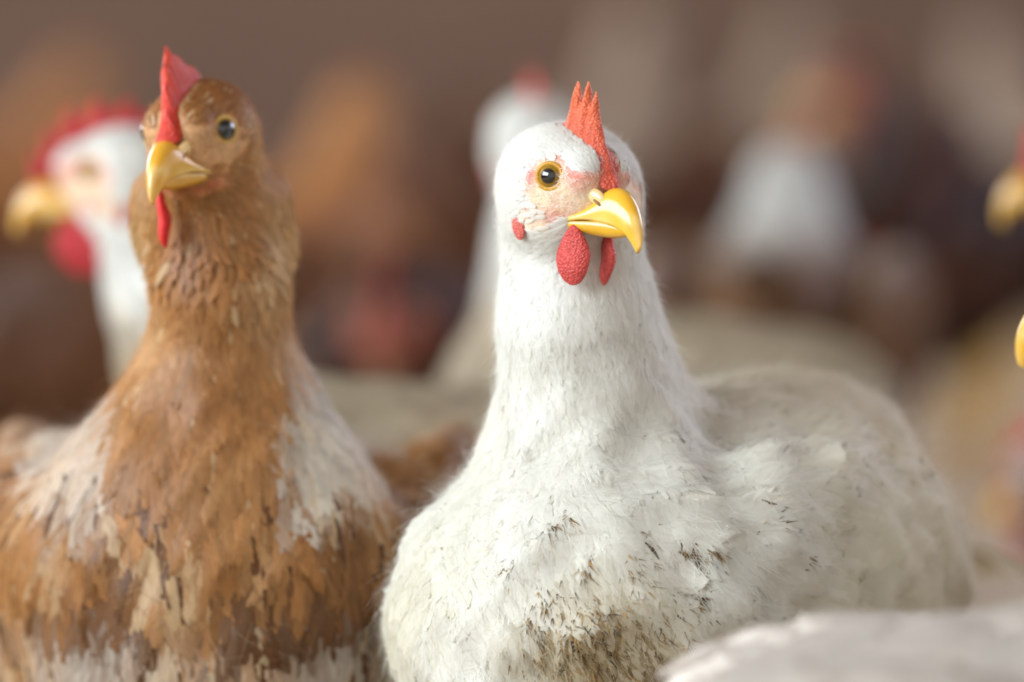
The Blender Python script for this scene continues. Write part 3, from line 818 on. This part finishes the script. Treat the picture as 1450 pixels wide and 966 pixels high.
# ------------------------------------------------------------------ buff hen beside it
def hero_buff():
    yaw = -92 * D2R
    root = np.array([-0.130, 2.605, 0.0]); Rb = rotz(yaw)
    L_ = lambda px, py, D: ((W(px, py, D) - root) @ Rb) * 1000
    S = Shape()
    S.ell(L_(296, 900, 2.60), (104, 96, 96), frame(0, .0, 0), 20, (-1, 0, -.3), 27, 11)
    S.ell(L_(300, 840, 2.50), (56, 84, 92), frame(0, 0, 0), 34, (-.2, 0, -1), 25, 10)
    S.ell(L_(85, 752, 2.56), (66, 34, 36), frame(0, -.3, 0), 26, (-1, 0, -.5), 26, 10)
    S.ell(L_(508, 775, 2.59), (64, 30, 38), frame(0, -.3, 0), 26, (-1, 0, -.5), 26, 10)
    S.cap(L_(312, 560, 2.50), L_(305, 720, 2.51), 34, 54, 34, None, 21, 6)
    S.cap(L_(300, 300, 2.485), L_(312, 420, 2.485), 28, 25, 10, None, 15, 3.6)
    S.cap(L_(312, 420, 2.485), L_(312, 560, 2.50), 25, 34, 14, None, 18, 4.6)
    S.cap(L_(365, 290, 2.495), L_(392, 335, 2.50), 14, 6, 18, None, 16, 4.2)
    S.cap(L_(228, 285, 2.492), L_(212, 330, 2.495), 11, 5, 18, None, 15, 4.0)
    hf = Rb.T @ frame(-112 * D2R, -1 * D2R, 2 * D2R)
    hp = L_(281, 203, 2.462)
    T1, T2, T3 = srgb(208, 154, 94), srgb(180, 122, 64), srgb(112, 68, 28)
    PALE, WH = srgb(228, 204, 162), srgb(228, 218, 204)
    def color(P, X, r):
        n1 = noise3(P, 20, .7); n2 = noise3(P, 15, 2.3); n3 = noise3(P, 34, 5.0)
        t = np.clip(.5 + .6 * n1, 0, 1)[:, None]
        c = T1 * (1 - t) + T2 * t
        lowz = np.clip((235 - P[:, 2]) / 70, 0, 1)
        dk = np.clip((n2 + .05) * 2.4, 0, 1) * (.12 + .8 * lowz)
        c = c * (1 - dk[:, None]) + T3 * dk[:, None]
        pl = np.clip((-n2 - .12) * 2.4, 0, 1) * (.25 + .75 * lowz) * .8
        c = c * (1 - pl[:, None]) + PALE * pl[:, None]
        # white along the sides of the neck base and shoulders
        a = np.abs(P[:, 1])
        sh = np.clip((a - 33 - 2.0 * n2) / 8, 0, 1) * np.clip((P[:, 2] - 204 - .25 * np.clip(a - 40, 0, 60)) / 12, 0, 1) * np.clip((305 - P[:, 2]) / 16, 0, 1)
        sh = sh * np.clip(.9 + .5 * n1, 0, 1)
        c = c * (1 - sh[:, None]) + WH * sh[:, None]
        bot = np.clip((172 - P[:, 2]) / 26, 0, 1) * np.clip(.5 + n3, 0, 1)
        c = c * (1 - .75 * bot[:, None]) + WH * (.75 * bot[:, None])
        ho = .65 * np.clip((a - 20) / 9, 0, 1) * np.clip(1.3 - np.abs(P[:, 2] - 325) / 20, 0, 1)
        c = c * (1 - ho[:, None]) + srgb(226, 196, 142) * ho[:, None]
        hd_ = np.clip((P[:, 2] - 372) / 10, 0, 1)[:, None]
        c = c * (1 - .55 * hd_) + srgb(168, 104, 56) * .55 * hd_
        if r is not None:
            c = c * (1 + .34 * (r[:, None] - .5))
            w_ = (r > .95)[:, None]; c = np.where(w_, c * .4 + PALE * .6, c)
            d_ = (r < .10)[:, None] & (lowz > .2)[:, None]; c = np.where(d_, T3, c)
        return c
    def wcol(P, X, r):
        c = np.tile(srgb(128, 80, 44), (len(P), 1)) * (1 + .25 * noise3(P, 16, 1)[:, None])
        if r is not None:
            c = c * (1 + .5 * (r[:, None] - .5)); c = np.where((r > .85)[:, None], srgb(190, 150, 120), c)
        return c
    comb = [(34, 0, 4, 0), (31, 2, 14, 1), (28, 4, 17, 1), (26, 6, 25, 1), (23, 8, 27, 1), (20, 10, 35, 1), (17, 11, 36, 1), (13, 12, 43.5, 0), (10, 13, 39, -1), (6, 14, 38, -2), (2, 14, 34, -2), (-3, 14, 33, -3), (-8, 13, 28, -4), (-13, 10, 20, -3)]
    return build_hen(dict(name='hen', label='buff and brown hen with white shoulder patches and one tall pointed red comb', shape=S, head=hf, head_pos=hp, loc=root, yaw=yaw,
        detail=1, lo=(-190, -160, 60), hi=(215, 160, 420), color=color, face=face_buff, comb=comb, comb_t=5.6, comb_red=srgb(206, 54, 36), wattle_red=srgb(214, 30, 30),
        wattle=(6.5, 2.6, 13), wattle_y=9.5, wattle_c=(20, -31), wattles=(-1,), beak_c=srgb(220, 160, 44), earlobe=False, lump=2.2, seed=2.7, zmin=125, pupil_r=4.4,
        wing_c=np.array([-32, 86, 172.0]), wing_r=(90, 20, 56), wing_pitch=-.1, wing_yaw=-.12, wing_roll=.3, wattle_turn=.35, lean=-.2, lid_mat=M['lid_tan'], wing_n=40, wingcol=wcol,
        tail_p=(-88, 0, 200), tail_d=(-.5, 0, .6), down=40000, shag=lambda P: 1 + 5 * np.clip(1 - np.abs(P[:, 2] - 322) / 28, 0, 1)))

# ------------------------------------------------------------------ the flock behind
def flock_hen(label, head_px, D, yaw, look, color, wcol=None, face=face_red, body_z=None, hx=None, comb_red=None, pitch=-4, tail=True, seed=1.0, comb=None, wattle=(8.5, 3.2, 15), detail=0, legs=True, beak_c=None, group=None, face_c=None, slim=1.0):
    Hp = W(head_px[0], head_px[1], D)
    hz = Hp[2] * 1000
    yaw *= D2R; look *= D2R
    if body_z is None: body_z = 188 if hz > 250 else 160
    if hx is None: hx = 118 if hz > 290 else (150 if hz > 230 else 185)
    Rb = rotz(yaw)
    root = np.array([Hp[0], Hp[1], 0]) - Rb @ np.array([hx, 0, 0]) * MM
    S = Shape()
    S.ell((0, 0, body_z), (130, 82 * slim, 82), frame(0, .06, 0), 20, (-1, 0, -.25), 28, 11)
    S.ell((66, 0, body_z + 2), (64, 66 * slim, 74), None, 34, (-.25, 0, -1), 25, 9)
    if tail: S.cap((-90, 0, body_z + 22), (-150, 0, body_z + 58), 46, 20, 30, None, 32, 11)
    nb = np.array([72, 0, body_z + 44.0]); hp = np.array([hx, 0, hz])
    mid = (nb + hp) / 2 + np.array([-8 if hz > 270 else 4, 0, 0 if hz > 270 else 16.0])
    S.cap(hp + [-9, 0, -12], mid, 25, 30, 12, None, 17, 4)
    S.cap(mid, nb, 30, 50, 22, None, 20, 6)
    hf = Rb.T @ frame(look, pitch * D2R, 0)
    lo = (-215, -130, 40); hi = (max(hx, 140) + 50, 130, max(hz, body_z + 70) + 48)
    cr = srgb(206, 48, 44) if comb_red is None else comb_red
    return build_hen(dict(name='hen', label=label, shape=S, head=hf, head_pos=hp, loc=root, yaw=yaw, detail=detail, lo=lo, hi=hi, color=color, face=face, comb=comb, comb_red=cr, group=group,
        wattle=wattle, wattle_c=(15, -29), seed=seed, lump=1.6, wing_c=np.array([-22, 74 * slim, body_z + 18.0]), wing_r=(100, 20, 56), wing_n=28, wingcol=wcol or color,
        tail=tail, tail_p=(-140, 0, body_z + 50), tail_d=(-1, 0, .62), legs=legs, leg_p=(-5, 42, body_z - 58), down=1600, beak_c=YEL if beak_c is None else beak_c))

hero_white()
hero_buff()

white = col_simple(WHITE * .96, .04, None)
white_shaded = col_simple(srgb(186, 170, 144), .06, WHITE * .9, 262)  # shade on the body painted as beige, head and neck stay white
taupe = col_simple(srgb(182, 162, 140), .06)
dim_white = col_simple(srgb(216, 206, 196), .05)
tan = col_simple(srgb(204, 146, 86), .12, None, mott=srgb(170, 108, 56))
brown = col_simple(srgb(104, 62, 32), .18, None, mott=srgb(76, 42, 20))
dark = col_simple(srgb(76, 38, 14), .18, None, mott=srgb(38, 19, 7))
whiteneck = col_simple(srgb(130, 94, 64), .12, WHITE * .72, 252)
whiteneck_low = col_simple(srgb(140, 106, 76), .12, WHITE * .95, 150, neck_x=125)
BIGCOMB = [(35, 0, 8, 1), (31, 3, 20, 3), (28, 5, 16, 2), (23, 7, 32, 3), (19, 9, 25, 2), (13, 11, 41, 2), (8, 13, 32, 0), (2, 14, 45, -1), (-4, 14, 34, -2), (-10, 14, 43, -5), (-15, 13, 33, -6), (-20, 11, 34, -9), (-26, 6, 18, -8)]

flock_hen('white hen in profile behind the buff hen, with big serrated red comb and wattles', (158, 256), 2.84, 179, 184, white_shaded, face=face_white, hx=128, body_z=152, comb=[(x + 4, a, b - 2, c) for x, a, b, c in BIGCOMB], comb_red=srgb(178, 30, 38), wattle=(17, 3.8, 17), seed=1.9, beak_c=srgb(206, 150, 50))
flock_hen('white hen close behind the dirt-flecked hen, its face turned away', (752, 205), 3.12, 176, 95, white_shaded, hx=82, seed=2.4, tail=False, body_z=168)
flock_hen('hen beside the dirt-flecked white hen, only its small sharp yellow beak tip showing', (1586, 408), 2.44, 182, 182, white, seed=3.1, pitch=-14)
flock_hen('blurred hen with a thick yellow beak reaching in front of the dark brown hen', (1540, 235), 2.92, 185, 184, brown, seed=3.6, pitch=-10, beak_c=srgb(200, 146, 50))
flock_hen('pale hen crouching low in front, only its blurred rounded back in view', (2085, 790), 2.12, -4, 0, dim_white, body_z=115, hx=192, seed=4.2, tail=False, legs=False)
flock_hen('dark brown hen with reddish face standing taller than its neighbours', (1205, 140), 5.3, 185, 180, dark, seed=4.8, comb_red=srgb(150, 50, 40))
flock_hen('dark brown hen facing away between its dark neighbour and the yellow beak', (1350, 190), 4.85, 75, 80, dark, seed=4.4, comb_red=srgb(90, 40, 28))
flock_hen('brown hen with a fluffy white head and neck beside the dark brown hen', (1118, 262), 3.8, 84, 80, whiteneck, seed=5.1)
flock_hen('hen with lowered white head and red face turned to the dark brown hen', (1200, 425), 4.3, 4, 0, whiteneck_low, seed=5.5, body_z=140)
flock_hen('tan orange hen standing in the gap behind the buff hen', (515, 160), 4.55, 60, 80, tan, seed=6.0, comb_red=srgb(150, 70, 50))
flock_hen('brown hen stooping with its red comb low, in front of the tan hen', (545, 440), 3.75, -98, -95, brown, seed=6.4, comb=BIGCOMB, pitch=-48, body_z=150, comb_red=srgb(190, 60, 50), beak_c=srgb(150, 90, 56))
flock_hen('brown hen standing past the red-combed profile hen, head out of view', (-190, 200), 3.75, 178, 178, brown, seed=6.9)
flock_hen('white hen with lowered head and red wattles beyond the crouching pale back', (1480, 690), 3.35, 178, 130, dim_white, seed=7.3, body_z=120, legs=False, comb=BIGCOMB, pitch=-10, hx=170)
flock_hen('far pale hen toward the back wall, beyond the hen whose face is turned away', (905, 40), 6.6, 60, 70, taupe, seed=7.7, comb_red=srgb(140, 80, 70))
flock_hen('far tan hen toward the back wall, beyond the red-combed profile hen', (120, 120), 6.2, 40, 80, tan, seed=8.1, comb_red=srgb(120, 80, 60))
flock_hen('far brown hen in the gap between the two front hens', (640, 200), 6.0, 100, 100, brown, seed=8.5, comb_red=srgb(110, 60, 50))
flock_hen('far brown hen between the white hen and the white-necked brown hen', (1010, 230), 5.2, 80, 80, brown, seed=8.9, comb_red=srgb(110, 60, 50))
flock_hen('far taupe hen toward the back wall, beyond the dark brown hens', (1390, 70), 6.5, 120, 100, taupe, seed=9.3, comb_red=srgb(120, 90, 70))
flock_hen('far taupe hen toward the back wall, beyond the white-necked brown hen', (1130, 40), 7.2, 60, 80, taupe, seed=9.6, comb_red=srgb(130, 80, 66))
